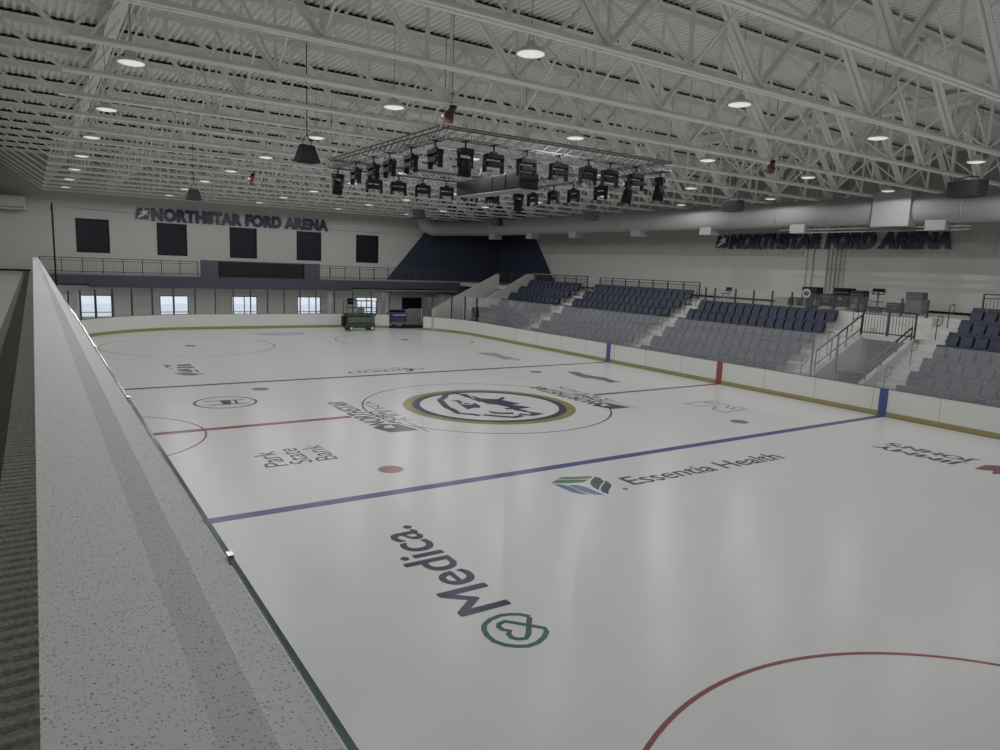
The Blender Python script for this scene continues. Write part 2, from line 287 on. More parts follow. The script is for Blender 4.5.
tag(MB().prism([(.0752, 0), (.0752, .066), (.134, .058), (.134, -.03), (.12, -.03), (.12, 0)], 1, -24, 32.4).build('counter_edge', 'quartz2', t), 'narrow outer strip beyond the seam')
# glass guard on the counter's outer edge
y = -23.6; i = 0
GY = []
while y < 32: GY.append(y); y += 1.55
for i, y in enumerate(GY):
    t = empty('glass_guard', (-13.638, y, 3.6)); tag(t, f'{ORD[len(GY)-i]} clear glass guard pane from the far wall with a green edge, along the counter', 'glass panel', 'glass guard panes along the counter')
    MB().box(-.002, .003, 0, 1.545, 0, .994).build('pane', 'clear', t)
    tag(MB().box(-.003, .004, 0, 1.545, .994, 1.0).build('edge', 'green_glass', t), 'green polished glass edge')
    MB().box(-.004, .006, 1.535, 1.555, .985, 1.003).build('clip', 'steel', t)

# ---------------------------------------------------------------- windows
for i, x in enumerate(WX):
    o = MB().box(x-1.0, x+1.0, 36.03, 36.06, 5.05, 7.28).build(f'window_{i+1}', 'dkglass'); tag(o, kind='structure')
    MB().box(x-1.02, x+1.02, 35.97, 36.03, 5.0, 5.06).box(x-1.02, x+1.02, 35.97, 36.03, 7.27, 7.33).box(x-1.02, x-.96, 35.97, 36.03, 5.0, 7.33).box(x+.96, x+1.02, 35.97, 36.03, 5.0, 7.33).build('window_frame', 'black', o)
    tag(MB().box(x-1.0, x+1.0, 36.2, 37.2, 5.05, 5.1).box(x-1, x+1, 37.15, 37.2, 5.05, 7.3).box(x-1, x+1, 36.2, 37.2, 7.28, 7.33).box(x-1.05, x-1, 36.2, 37.2, 5.05, 7.3).box(x+1, x+1.05, 36.2, 37.2, 5.05, 7.3).build('wall_booth', 'black'), 'dark booth behind the window', kind='structure')
    o = MB().box(x-1.0, x+1.0, 36.08, 36.09, .5, 2.05).build(f'window_{i+6}', 'pane'); tag(o, kind='structure')
    f = MB().box(x-1, x+1, 36.0, 36.08, 1.97, 2.05).box(x-1, x-.93, 36.0, 36.08, .5, 2.05).box(x+.93, x+1, 36.0, 36.08, .5, 2.05).box(x-.03, x+.03, 36.0, 36.08, .5, 2.0).box(x-1, x+1, 36.0, 36.08, .78, .83)
    f.build('window_frame', 'rail', o)
o = MB().box(13.55, 15.5, 35.95, 35.99, .98, 2.0).build('window_11', 'dkglass'); tag(o, 'dark wide window beyond the open rink gate', kind='structure')
MB().box(13.5, 15.55, 35.93, 35.96, 1.95, 2.03).box(14.5, 14.55, 35.93, 35.96, 1.0, 2.0).build('window_frame', 'black', o)

# ---------------------------------------------------------------- ice markings (parts of the ice sheet)
Z = [0.002]
def flat(name, polys, m, label=None, layer=0):
    mb = MB(); z = .0015+.0012*layer
    for i, p in enumerate(polys): mb.add([(x, y, z+.000012*(i % 40)) for x, y in p], [tuple(range(len(p)))])
    o = mb.build(name, m, ICE, fix=False)
    me = o.data; me.flip_normals() if me.polygons[0].normal.z < 0 else None
    if label: o['label'] = label
    return o
def ring(cx, cy, r0, r1, n=72, a0=0, a1=360):
    out = []
    for i in range(n):
        a = math.radians(a0+(a1-a0)*i/n); b = math.radians(a0+(a1-a0)*(i+1)/n)
        out.append([(cx+r0*math.cos(a), cy+r0*math.sin(a)), (cx+r1*math.cos(a), cy+r1*math.sin(a)), (cx+r1*math.cos(b), cy+r1*math.sin(b)), (cx+r0*math.cos(b), cy+r0*math.sin(b))])
    return out
def disc(cx, cy, r, n=40): return [[(cx+r*math.cos(2*math.pi*i/n), cy+r*math.sin(2*math.pi*i/n)) for i in range(n)]]
def rect(x0, x1, y0, y1): return [[(x0, y0), (x1, y0), (x1, y1), (x0, y1)]]
def stroke(pts, w):
    out = []; L = []; R = []
    for i, p in enumerate(pts):
        a = Vector(pts[max(i-1, 0)]); b = Vector(pts[min(i+1, len(pts)-1)]); d = (b-a).normalized(); n = Vector((-d.y, d.x))*w/2
        L.append((p[0]+n.x, p[1]+n.y)); R.append((p[0]-n.x, p[1]-n.y))
    for i in range(len(pts)-1): out.append([L[i], R[i], R[i+1], L[i+1]])
    return out
flat('blue_line', rect(-12.88, 12.88, -7.92, -7.62), 'p_blue', 'near blue line across the ice')
flat('blue_line', rect(-12.88, 12.88, 7.62, 7.92), 'p_blue', 'far blue line across the ice')
flat('red_line', rect(-12.88, -5.35, -.15, .15)+rect(5.2, 12.88, -.13, .13), 'p_red', 'red centre line broken by the centre logos')
flat('referee_crease', ring(-12.95, 0, 3.0, 3.06, 40, -88, 88), 'p_red')
flat('center_circle', ring(0, 0, 4.55, 4.61, 110), 'p_violet')
for x in (-6.7, 6.7):
    flat('faceoff_dot', disc(x, -6.1, .32), 'p_dot' if x < 0 else 'p_mauve'); flat('faceoff_dot', disc(x, 6.1, .32), 'p_mauve')
    for y in (-21.03, 21.03): 
        flat('faceoff_circle', ring(x, y, 4.52, 4.585, 110), 'p_red' if y < 0 else 'p_mauve')
        flat('faceoff_dot', disc(x, y, .3), 'p_dark')
flat('goal_line', rect(-11.4, 11.4, 27.1, 27.16), 'p_mauve'); flat('goal_crease', ring(0, 27.1, .02, 1.8, 30, 180, 360), 'p_crease', 'pale blue goal crease')
flat('center_logo_border', ring(0, -.15, 2.86, 3.2), 'p_gold', 'gold outer ring of the centre logo', 1)
flat('center_logo_border', ring(0, -.15, 2.58, 2.86), 'p_navy', 'navy inner ring of the centre logo', 1)
fp = [[(a*.87, b*.87-.1) for a, b in p] for p in FACE_POLY]; FACE_STROKE = [[(a*.87, b*.87-.1) for a, b in p] for p in FACE_STROKE]
flat('center_logo_face', fp+sum([stroke(s, .26) for s in FACE_STROKE], []), 'p_navy', 'navy animal head drawn in the centre circle', 2)
flat('logo_eye', ring(-.62, .45, .12, .24, 16), 'p_white', None, 3)
for k, (m, p) in enumerate(ESS_LEAVES): flat('logo_leaf', [p], m)
flat('trademark_mark', disc(-2.42, -9.98, .07), 'p_grey')
flat('logo_symbol', stroke(MED_STROKE, .085), 'p_medgreen', 'green looped heart symbol in a circle')
for k, p in enumerate(OUTL): flat('logo_outline', stroke(p, .12), 'p_palegrey', None, k)
flat('ice_logo', [DARKBLOB], 'p_grey'); flat('ice_logo', [GREYBLOB], 'p_palegrey')
flat('ice_logo', REDBITS, 'p_mauve', 'faded red script logo on the ice')
flat('ice_logo_square', [JJSQ], 'p_red', 'red square emblem beside the lettering')
flat('ice_logo_ring', ring(-8.47, 3.93, .98, 1.07, 60), 'p_dark')
flat('ice_logo_bars', stroke([(-9.14, 4.35), (-7.79, 4.18)], .1)+stroke([(-9.11, 3.6), (-7.78, 3.51)], .1)+[[(-8.6, 4.25), (-8.25, 4.23), (-8.35, 3.56), (-8.62, 3.58)]]+stroke([(-8.1, 4.2), (-8.15, 3.56)], .09), 'p_dark', None, 1)

def text_geo(s, bold=0., spacing=1., extrude=0., shear=0.):
    cu = bpy.data.curves.new('t', 'FONT'); cu.body = s; cu.offset = bold; cu.space_character = spacing; cu.extrude = extrude; cu.shear = shear; cu.resolution_u = 5
    o = bpy.data.objects.new('t', cu); C.objects.link(o); bpy.context.view_layer.update()
    me = bpy.data.meshes.new_from_object(o.evaluated_get(bpy.context.evaluated_depsgraph_get()))
    v = [tuple(x.co) for x in me.vertices]; f = [tuple(p.vertices) for p in me.polygons]
    bpy.data.objects.remove(o); bpy.data.curves.remove(cu); bpy.data.meshes.remove(me)
    return v, f
_h = text_geo('H')[0]; CAP = max(p[1] for p in _h)-min(p[1] for p in _h)
def ice_text(name, s, p0, p1, cap, m, bold=.012, spacing=1., flip=False, shear=0., label=None):
    v, f = text_geo(s, 0, spacing, 0, shear); x0 = min(p[0] for p in v); x1 = max(p[0] for p in v)
    p0 = Vector(p0); p1 = Vector(p1); d = p1-p0; u = Vector((-d.y, d.x)).normalized()
    mb = MB()
    for i, (ox, oy) in enumerate(((-1, 0), (1, 0), (0, -.6), (0, .6), (0, 0)) if bold else ((0, 0),)):
        vs = []
        for a in v:
            q = p0+d*((a[0]-x0)/(x1-x0))+u*(a[1]/CAP*cap)+d.normalized()*ox*bold*cap*1.3+u*oy*bold*cap*1.3; vs.append((q.x, q.y, .0018+.0002*i))
        mb.add(vs, f)
    o = mb.build(name, m, ICE, fix=False)
    if o.data.polygons[0].normal.z < 0: o.data.flip_normals()
    o['label'] = label or f'lettering reading {s}'
    return o
ice_text('ice_lettering', 'Medica.', (-8.04, -13.42), (-7.98, -9.75), .86, 'p_navy', .02)
ice_text('ice_lettering', 'Essentia Health', (-2.0, -9.86), (3.78, -9.98), .60, 'p_dark', .022)
ice_text('ice_lettering', 'Park', (-8.81, -4.66), (-8.81, -3.2), .56, 'p_dark', .012)
ice_text('ice_lettering', 'State', (-8.18, -4.66), (-8.18, -3.1), .56, 'p_dark', .004)
ice_text('ice_lettering', 'Bank', (-7.50, -4.62), (-7.50, -3.05), .56, 'p_dark', .004)
ice_text('ice_lettering', 'JIMMY', (8.25, -12.75), (8.1, -10.3), .48, 'p_dark', .05, shear=.1)
ice_text('ice_lettering', "JOHN'S", (9.0, -12.75), (8.8, -10.35), .48, 'p_dark', .05, shear=.1)
ice_text('ice_lettering', 'CENTRICITY', (1.85, 9.15), (-2.1, 9.15), .5, 'p_dark', .02)
flat('ice_logo_arc', ring(.55, 8.9, .55, .7, 30, -80, 100)+stroke([(.55, 9.55), (-.6, 9.5), (-1.6, 9.3)], .06), 'p_dark')
for xb in (-5.0, 3.98):
    ice_text('ice_lettering', 'NORTHSTAR', (xb+.33, -1.55), (xb+.33, 2.5), .62, 'p_dark', .035, shear=.25)
    ice_text('ice_lettering', 'FORD', (xb+.80, -1.5), (xb+.80, .5), .34, 'p_dark', .03, shear=.2)
    ice_text('ice_lettering', 'ARENA', (xb+1.25, -1.3), (xb+1.25, 2.2), .30, 'p_grey', .01, 1.5)
    flat('logo_star_panel', [[(xb-.35, -1.75), (xb-.1, -2.55), (xb+.85, -2.6), (xb+.6, -1.6), (xb+.1, -1.45)]], 'p_dark')
    flat('logo_star', [[(xb-.05, -1.95), (xb+.3, -2.05), (xb+.35, -1.6), (xb+.1, -1.7)]], 'p_white', None, 1)
    flat('logo_rule', stroke([(xb+.87, -1.2), (xb+.87, 2.2)], .05)+stroke([(xb+1.0, -3.0), (xb+1.0, -1.2)], .05), 'p_grey')

# ---------------------------------------------------------------- dasher boards
R = 8.53
def path():
    P = []
    y = -22.0
    while y < 21.9: P.append((12.95, y, 0)); y += .61
    for i in range(0, 49): a = math.pi/2*i/48; P.append((4.42+R*math.cos(a), 21.95+R*math.sin(a), a))
    x = 4.42-.6
    while x > -4.4: P.append((x, 30.48, math.pi/2)); x -= .6
    for i in range(0, 49): a = math.pi/2*i/48; P.append((-4.42-R*math.sin(a), 21.95+R*math.cos(a), math.pi/2+a))
    y = 21.3
    while y > -22: P.append((-12.95, y, math.pi)); y -= .61
    return P
PATH = path()
def sweep(mb, pts, i0, i1, z0, z1):                      # quad-section strip between inner offset i0 and outer offset i1
    n = len(pts); vs = []
    for x, y, a in pts:
        c, s = math.cos(a), math.sin(a)
        for o, z in ((i0, z0), (i1, z0), (i1, z1), (i0, z1)): vs.append((x+c*o, y+s*o, z))
    fs = [(0, 1, 2, 3), (4*n-1, 4*n-2, 4*n-3, 4*n-4)]
    for k in range(n-1):
        for j in range(4): l = (j+1) % 4; fs.append((4*k+j, 4*k+4+j, 4*k+4+l, 4*k+l))
    return mb.add(vs, fs)
g0, g1 = math.radians(37.6), math.radians(55.9)
seg1 = [p for p in PATH if (p[2] == 0) or (0 < p[2] <= g0)]; seg2 = [p for p in PATH if p[2] >= g1]
t = empty('dasher_boards', (0, 0, 0)); tag(t, 'white rink boards with yellow kick plate around the ice', 'rink boards')
for sg in (seg1, seg2):
    sweep(MB(), sg, 0, .11, 0, 1.05).build('board_wall', 'board', t)
    tag(sweep(MB(), sg, -.012, 0, 0, .19).build('kick_plate', 'kick', t), 'yellow kick plate')
    tag(sweep(MB(), sg, -.012, .12, 1.05, 1.075).build('cap_rail', 'cap', t), 'dark cap rail')
for y, m in ((-7.77, 'b_blue'), (7.77, 'b_blue'), (0, 'b_red')):
    MB().box(12.932, 12.95, y-.16, y+.16, .0, 1.06).build('line_stripe', m, t)
mb = MB()
for k in range(0, len(seg1)-1, 4): x, y, a = seg1[k]; mb.box(x-.004, x, y-.006, y+.006, .19, 1.05) if a == 0 else None
mb.build('panel_joint', 'mid', t)
# right side: seamless glass
k = 0; ys = []; y = 21.9
while y > -21.5: ys.append(y); y -= 2.44
for k, y in enumerate(ys):
    t = empty('rink_glass_panel', (13.0, y, 1.075)); tag(t, f'{ORD[k+1]} clear rink glass panel from the far corner on the seating side', 'glass panel', 'seamless rink glass in front of the seats')
    MB().box(-.006, .006, -2.43, 0, 0, 1.80).build('pane', 'acrylic', t)
    MB().box(-.008, .008, -2.44, -2.43, 0, 1.80).build('seam', 'mid', t)
# corner and far end: shorter panes with black posts
acc = 0; last = None; idx = 0
cur = [p for p in PATH if p[2] > 0 and p[2] < math.pi and not (g0 < p[2] < g1)]
def seglen(a, b): return math.hypot(a[0]-b[0], a[1]-b[1])
s = cur[0]; chain = []
for p in cur:
    if chain and seglen(p, chain[-1]) > 1.2: s = p; chain = [p]; continue
    chain.append(p)
    if seglen(p, s) >= 1.18:
        idx += 1
        ang = math.atan2(p[1]-s[1], p[0]-s[0]); L = seglen(p, s)
        t = empty('end_glass_panel', (s[0]+.055*math.cos(s[2]), s[1]+.055*math.sin(s[2]), 1.075), ang)
        tag(t, f'{ORD[idx]} black posted rink glass panel round the far end, counted from the seats', 'glass panel', 'glass panels around the far end of the rink')
        MB().box(.03, L-.03, -.006, .006, 0, 1.74).build('pane', 'clear', t)
        MB().box(-.035, .035, -.045, .045, .0, 1.74).build('post', 'rail', t)
        s = p; chain = [p]
for y, n in ((-4.62, 'left'), (-5.68, 'right')):
    o = MB().tube([(0, 0, 0), (0, 0, 1.85)], .045, 10).build('glass_post', 'steel'); o.location = (12.99, y, 1.075)
    tag(o, f'shiny steel glass post, the {n} of the pair before the stair opening', 'post', 'steel posts by the vomitory')

# ---------------------------------------------------------------- seating bowl
def row_x(k): return 14.15+.9*k
def row_z(k): return .8+.49*k
BLK = [('nearest', -17.0, -7.85, 5), ('third', -3.05, 5.85, 4), ('second', 7.0, 16.1, 5), ('farthest', 17.3, 23.9, 5)]
for nm, ya, yb, top in BLK:
    mb = MB()
    for k in range(-1, top+1):
        x0 = max(13.15, row_x(k)-.45); mb.box(x0, 19.2, ya, yb, row_z(k)-.49 if k > -1 else 0, row_z(k))
    tag(mb.build('seating_tier', 'concrete'), f'stepped concrete tier of the {nm} seating block', kind='structure')
# concourse behind the seats
cf = MB().box(19.2, 24, -24, 24.9, 3.3, 3.6).box(18.2, 19.2, -6.7, 5.85, 2.7, 3.6)
tag(cf.build('concourse_floor', 'stair'), 'pale concourse floor behind the seats', kind='structure')
tag(MB().box(16.8, 18.25, -6.7, -3.05, 2.55, 2.74).build('landing', 'stair'), 'landing above the stair opening', kind='structure')
tag(MB().prism([(12.9+.3, 0), (13.3, 1.05), (16.9, 2.72), (19.2, 2.72), (19.2, 0)], 1, -6.72, -6.5).prism([(13.2, 0), (13.3, 1.05), (16.9, 2.72), (19.2, 2.72), (19.2, 0)], 1, -4.52, -4.3).build('wall_vomitory', 'wall'), 'sloping white walls of the stair opening', kind='structure')
tag(MB().box(19.0, 19.2, -6.5, -4.5, 0, 2.6).box(17.2, 19, -6.5, -6.46, 0, 2.54).box(17.2, 19, -4.56, -4.52, 0, 2.54).build('wall_tunnel', 'mid'), kind='structure')  # darker grey than the outer walls paints in the tunnel's shade
tag(MB().box(13.0, 24, 23.95, 24.15, 0, 2.0).prism([(13.6, 1.2), (13.6, 1.95), (18.75, 4.62), (19.5, 4.62), (19.5, 1.2)], 1, 23.95, 24.12).build('wall_wing', 'wall'), 'white sloping wall at the end of the farthest seats', kind='structure')
tag(MB().prism([(11.6, 0), (11.6, 1.7), (17.4, 4.5), (17.6, 4.5), (17.6, 0)], 1, 26.4, 26.55).build('wall_stair', 'wall'), 'second white sloping stair wall in the far corner', kind='structure')
# aisle stairs
def stairs(y0, y1, xe, label):
    mb = MB(); z = .555; x = 13.25
    while z < 3.59 and x < xe-.1:
        mb.box(x, xe+.01, y0+.004, y1-.004, z-.245 if z > .6 else 0, z); mb.box(x-.015, x, y0+.004, y1-.004, z-.05, z); x += .45; z += .245
    return tag(mb.build('aisle_stairs', 'stair'), label, 'stairs')
stairs(-7.85, -6.72, 19.2, 'pale steps beside the stair opening, left of the nearest seats')
stairs(-4.3, -3.05, 18.2, 'pale steps between the stair opening and the third seating block')
stairs(5.85, 7.0, 19.2, 'pale aisle steps between the second and third seating blocks')
stairs(16.1, 17.3, 19.2, 'pale aisle steps between the farthest and second seating blocks')
# seats
seat = empty('stadium_seat', (0, 0, 0))
MB().prism([(.13, .40), (.17, .40), (.27, .86), (.25, .90), (.20, .90), (.185, .86)], 1, -.235, .235).bev(.125, .20, -.21, .21, .42, .70, .02).build('backrest', 'seat', seat)
MB().prism([(-.06, .37), (.02, .33), (.10, .36), (.16, .72), (.12, .76), (.06, .74), (-.03, .50)], 1, -.215, .215).build('seat_pan', 'seat', seat)
MB().bev(-.04, .20, .236, .262, .52, .56, .01).box(.06, .13, .24, .258, .0, .54).box(.0, .18, .238, .26, 0, .03).build('armrest', 'seat_frame', seat)
ROWN = ['top row', 'second row down', 'third row down', 'fourth row down', 'fifth row down', 'sixth row down', 'lowest row']
first = True; SP = .523
for nm, ya, yb, top in BLK:
    n = int((yb-ya-.04)/SP); 
    for k in range(top, -2, -1):
        if nm == 'nearest': n = [10, 9, 8, 7, 6, 6, 5][k+1]      # rest lies outside the frame
        for j in range(n):
            o = seat if first else copy_tree(seat); first = False
            o.location = (row_x(k), yb-.06-SP*(j+.5), row_z(k)); o.rotation_euler.z = random.uniform(-.01, .01)
            tag(o, f'navy folding seat, {ORD[j+1]} from the left in the {ROWN[top-k]} of the {nm} block', 'seat', f'navy seats in the {ROWN[top-k]} of the {nm} block')

# ---------------------------------------------------------------- railings
def guard_rail(name, p, q, h, label, pick=.13, posts=1.25, baluster=True, group=None):
    p, q = Vector(p), Vector(q); L = (q-p).length; d = (q-p).normalized()
    t = empty(name, p); tag(t, label, 'railing', group); q = q-p; up = Vector((0, 0, 1))
    MB().bar(up*h, q+up*h, .05, .05).build('top_rail', 'rail', t)
    MB().bar(up*(h-.16), q+up*(h-.16), .035, .035).bar(up*.10, q+up*.10, .04, .05).build('bottom_rail', 'rail', t)
    n = max(1, round(L/posts))
    for i in range(n+1): b = d*(L*i/n); MB().bar(b, b+up*h, .06, .06).build('post', 'rail', t)
    if baluster:
        n = int(L/pick); mb = MB()
        for i in range(1, n): b = d*(L*i/n); mb.bar(b+up*.1, b+up*(h-.16), .016, .016)
        tag(mb.build('balusters', 'rail', t), kind='stuff')
    return t
guard_rail('guard_railing', (-13.55, 32.55, 3.66), (-4.1, 32.55, 3.66), .98, 'dark guard railing on the mezzanine left of the dark board')
guard_rail('guard_railing', (4.4, 32.55, 3.66), (13.1, 32.55, 3.66), .98, 'dark guard railing on the mezzanine right of the dark board')
guard_rail('guard_railing', (13.2, 32.55, 3.66), (17.2, 32.55, 3.66), .95, 'grey topped guard railing in front of the navy corner', posts=1.0)
guard_rail('guard_railing', (17.7, 27.0, 3.6), (22.0, 27.0, 3.6), .98, 'railing above the sloping stair wall in the far corner')
guard_rail('guard_railing', (19.3, 17.4, 3.6), (19.3, 23.9, 3.6), 1.0, 'dark railing behind the top row of the farthest seats')
guard_rail('guard_railing', (19.3, 7.1, 3.6), (19.3, 16.05, 3.6), 1.0, 'dark railing behind the top row of the second seating block')
guard_rail('guard_railing', (19.3, -16, 3.6), (19.3, -8.1, 3.6), 1.12, 'dark railing behind the top row of the nearest seats')
guard_rail('guard_railing', (16.85, -6.7, 2.74), (16.85, -4.42, 2.74), 1.08, 'dark baluster railing across the top of the stair opening')
tag(MB().box(19.26, 19.34, 17.3, 24, 4.6, 4.68).build('rail_cap', 'alu'), 'pale cap on the railing behind the farthest seats', 'rail cap')
def slope_rail(p, q, label, off=.9):
    p, q = Vector(p), Vector(q); t = empty('stair_railing', p); tag(t, label, 'railing'); q = q-p; up = Vector((0, 0, 1))
    MB().tube([up*off, q+up*off], .035, 8).build('handrail', 'rail', t); MB().tube([up*.3, q+up*.3], .025, 8).build('lower_rail', 'rail', t)
    for i in range(4): b = q*(i/3); MB().tube([b, b+up*off], .028, 8).build('post', 'rail', t)
slope_rail((13.6, -4.41, 1.18), (16.8, -4.41, 2.68), 'dark sloping railing on the left wall of the stair opening')
slope_rail((13.6, -6.61, 1.18), (16.8, -6.61, 2.68), 'dark sloping railing on the right wall of the stair opening', .55)
MBh = empty('aisle_handrail', (0, 0, 0))
MB().tube([(0, 0, 0), (0, 0, .85), (.05, 0, .95), (.25, 0, 1.0), (.42, 0, .95), (.42, 0, .75), (.30, 0, .62), (.02, 0, .55)], .02, 6).build('rail_loop', 'rail', MBh)
MB().lathe([(.05, 0), (.05, .02), (.02, .03)], n=8).build('base_plate', 'rail', MBh)
hl = [(y, k, l) for y, l in ((-7.28, 'beside the nearest seats'), (6.42, 'between second and third blocks'), (16.7, 'between farthest and second blocks'), (-3.65, 'beside the stair opening, far side')) for k in (0, 2, 4, 5)]
for i, (y, k, l) in enumerate(hl):
    o = MBh if i == 0 else copy_tree(MBh); o.location = (row_x(k)-.35, y, row_z(k)+.0)
    tag(o, f'dark looped aisle handrail, {["lowest", "second lowest", "third lowest", "topmost"][[0, 2, 4, 5].index(k)]}, {l}', 'handrail', 'looped aisle handrails')

# ---------------------------------------------------------------- platform posts and gear
po = empty('fence_post', (0, 0, 0)); MB().bar((0, 0, 0), (0, 0, .78), .07, .07).build('upright', 'rail', po); MB().box(-.06, .06, -.06, .06, 0, .02).build('foot_plate', 'rail', po)
for i, y in enumerate([5.75, 5.1, 3.68, 2.5, 1.35, .2, -.95, -2.1, -3.3, -5.3, -6.4]):
    o = po if i == 0 else copy_tree(po); o.location = (18.3, y, 3.6)
    tag(o, f'{ORD[i+1]} short grey glass post from the left on the platform behind the third block', 'post', 'glass posts on the platform')
for i, (a, b) in enumerate([(5.1, 3.68), (3.68, 2.5), (2.5, 1.35), (1.35, .2), (.2, -.95), (-.95, -2.1), (-2.1, -3.3), (-3.3, -5.3), (-5.3, -6.4)]):
    o = MB().box(-.006, .006, b-a+.05, -.05, .03, .76).build('platform_glass', 'pane'); o.location = (18.3, a, 3.6)
    tag(o, f'{ORD[i+1]} low clear glass pane from the left on the platform edge', 'glass panel', 'low glass panes on the platform')
X = 20.6
t = empty('folding_chair', (X, 6.0, 3.6)); tag(t, 'black folding chair on the platform near the left glass posts', 'chair')
MB().bev(-.02, .03, -.22, .22, .55, .80, .01).build('backrest', 'black', t); MB().bev(-.42, -.02, -.22, .22, .42, .46, .01).build('seat', 'black', t)
for s in (-.2, .2):
    MB().tube([(.02, s, .8), (-.38, s, 0)], .014, 6).build('leg', 'steel', t); MB().tube([(-.36, s, .43), (.08, s, 0)], .014, 6).build('leg', 'steel', t)
t = empty('storage_box', (X, 2.25, 3.6)); tag(t, 'tan box standing behind a glass post on the platform', 'box')
MB().bev(-.25, .25, -.4, .4, 0, .36, .015).build('body', 'tan', t); MB().bev(-.27, .27, -.42, .42, .36, .42, .015).build('lid', 'tan', t)
t = empty('stacking_rack', (X, .95, 3.6)); tag(t, 'low black rack with white edged bars beneath the white ring', 'rack')
for i in range(6): MB().box(-.2, .2, -.72+.27*i, -.52+.27*i, .03, .42).build('bar', 'black' if i % 2 else 'greybox', t)
MB().box(-.24, .24, -.78, .9, 0, .03).build('base', 'alu', t); MB().box(-.22, .22, -.75, .85, .42, .46).build('rail', 'black', t)
t = empty('ring_light', (19.8, .4, 3.6)); tag(t, 'white ring on a thin stand above the low black rack', 'lamp stand')
mb = MB(); rr = [(0, .2*math.cos(a*math.pi/12), .72+.2*math.sin(a*math.pi/12)) for a in range(25)]; mb.tube(rr, .035, 6).build('ring', 'hub', t)
MB().tube([(0, 0, 0), (0, 0, .52)], .015, 6).build('stand', 'rail', t); MB().box(-.03, .03, -.1, .1, .66, .74).build('centre', 'black', t)
def case(name, y, w, h, d, label, m='soft', lid=True, x=X):
    t = empty(name, (x, y, 3.6)); tag(t, label, 'equipment case')
    MB().bev(-d/2, d/2, -w/2, w/2, .06, h, .02).build('body', m, t)
    if lid: MB().box(-d/2-.01, d/2+.01, -w/2-.01, w/2+.01, h*.78, h*.78+.025).box(-d/2-.015, d/2, -.08, .08, h*.45, h*.55).build('trim', 'alu', t)
    for a in (-1, 1):
        for b in (-1, 1): MB().tube([(a*(d/2-.08), b*(w/2-.08)-.02, .035), (a*(d/2-.08), b*(w/2-.08)+.02, .035)], .035, 8).build('caster', 'black', t)
case('equipment_case', 1.1, .9, 1.05, .6, 'black cabinet with a grey door behind the white ring', lid=False, x=21.4)
o = MB().box(21.05, 21.08, 1.1, 1.35, 3.85, 4.5).build('paper_panel', 'mid'); tag(o, 'grey notice panel leaning on the black cabinet', 'panel')
case('equipment_case', .05, .5, .72, .5, 'small black case left of the speckled black crates', x=21.3)
case('equipment_crate', -1.2, .8, 1.08, .7, 'tall black crate left of the wall pipes', 'black')
case('equipment_crate', -2.0, .65, 1.0, .6, 'black crate beside the grey bundle')
o = MB().lathe([(.05, 0), (.30, .03), (.36, .15), (.28, .32), (.12, .42), (.02, .44)], n=9).build('covered_bundle', 'greybox'); o.location = (19.7, -2.45, 3.6); tag(o, 'grey rounded bundle lying before the black crates', 'bundle')
t = empty('tiered_cart', (20.4, -3.05, 3.6)); tag(t, 'dark tiered cart with round tops beside the black crates', 'cart')
for z, r in ((.12, .30), (.48, .26), (.85, .28)): MB().lathe([(r, z), (r, z+.04)], n=14).build('shelf', 'soft', t)
MB().tube([(0, 0, 0), (0, 0, 1.1)], .04, 8).build('pole', 'greybox', t); MB().bev(-.15, .15, -.25, .25, .98, 1.14, .03).build('top_box', 'black', t)
for s in (-.28, .28): MB().tube([(0, s-.08, .98), (0, s, 1.06), (0, s+.08, .98), (0, s, .9), (0, s-.08, .98)], .02, 6).build('loop', 'soft', t)
case('equipment_case', -3.95, .85, .50, .6, 'long low dark case left of the tall grey cabinet', 'soft', x=20.6)
case('equipment_crate', -4.95, .75, 1.06, .5, 'large dark slate cabinet on casters near the handrails', 'greybox', lid=True, x=20.2)
for i, (y, x) in enumerate([(-.3, 19.3), (-1.2, 19.2), (-1.9, 19.4), (-2.9, 19.2), (-3.5, 19.5)]):
    o = MB().bev(-.18, .18, -.25, .25, 0, .16, .03).build('duffel_bag', ['soft', 'mid', 'tan', 'soft', 'greybox'][i]); o.location = (x, y, 3.6)
    tag(o, f'small dark bundle on the platform floor, {ORD[i+1]} from the left among the gear', 'bag', 'small bundles among the platform gear')
o = empty('waste_bin', (14.6, -5.5, 0)); tag(o, 'dark square bin in the stair opening behind the rink glass', 'bin')
MB().prism([(-.22, 0), (.22, 0), (.27, 1.2), (-.27, 1.2)], 1, -.45, .45).build('body', 'soft', o); MB().bev(-.3, .3, -.48, .48, 1.2, 1.28, .02).build('lid', 'black', o)

# pipes on the right wall
for i, (y, r) in enumerate([(3.3, .02), (2.9, .03), (2.0, .035), (1.75, .03), (1.5, .035), (1.25, .03), (1.0, .02)]):
    t = empty('wall_pipe', (23.93, y, 3.6)); tag(t, f'{ORD[i+1]} thin vertical pipe from the left on the right wall behind the lettering', 'pipe', 'vertical pipes on the right wall')
    MB().tube([(0, 0, .1), (0, 0, 7.4)], r, 8).build('tube', 'pipe', t)
    MB().box(-.02, .07, -.07, .07, 2.0, 2.06).box(-.02, .07, -.07, .07, 4.6, 4.66).build('bracket', 'pipe', t)

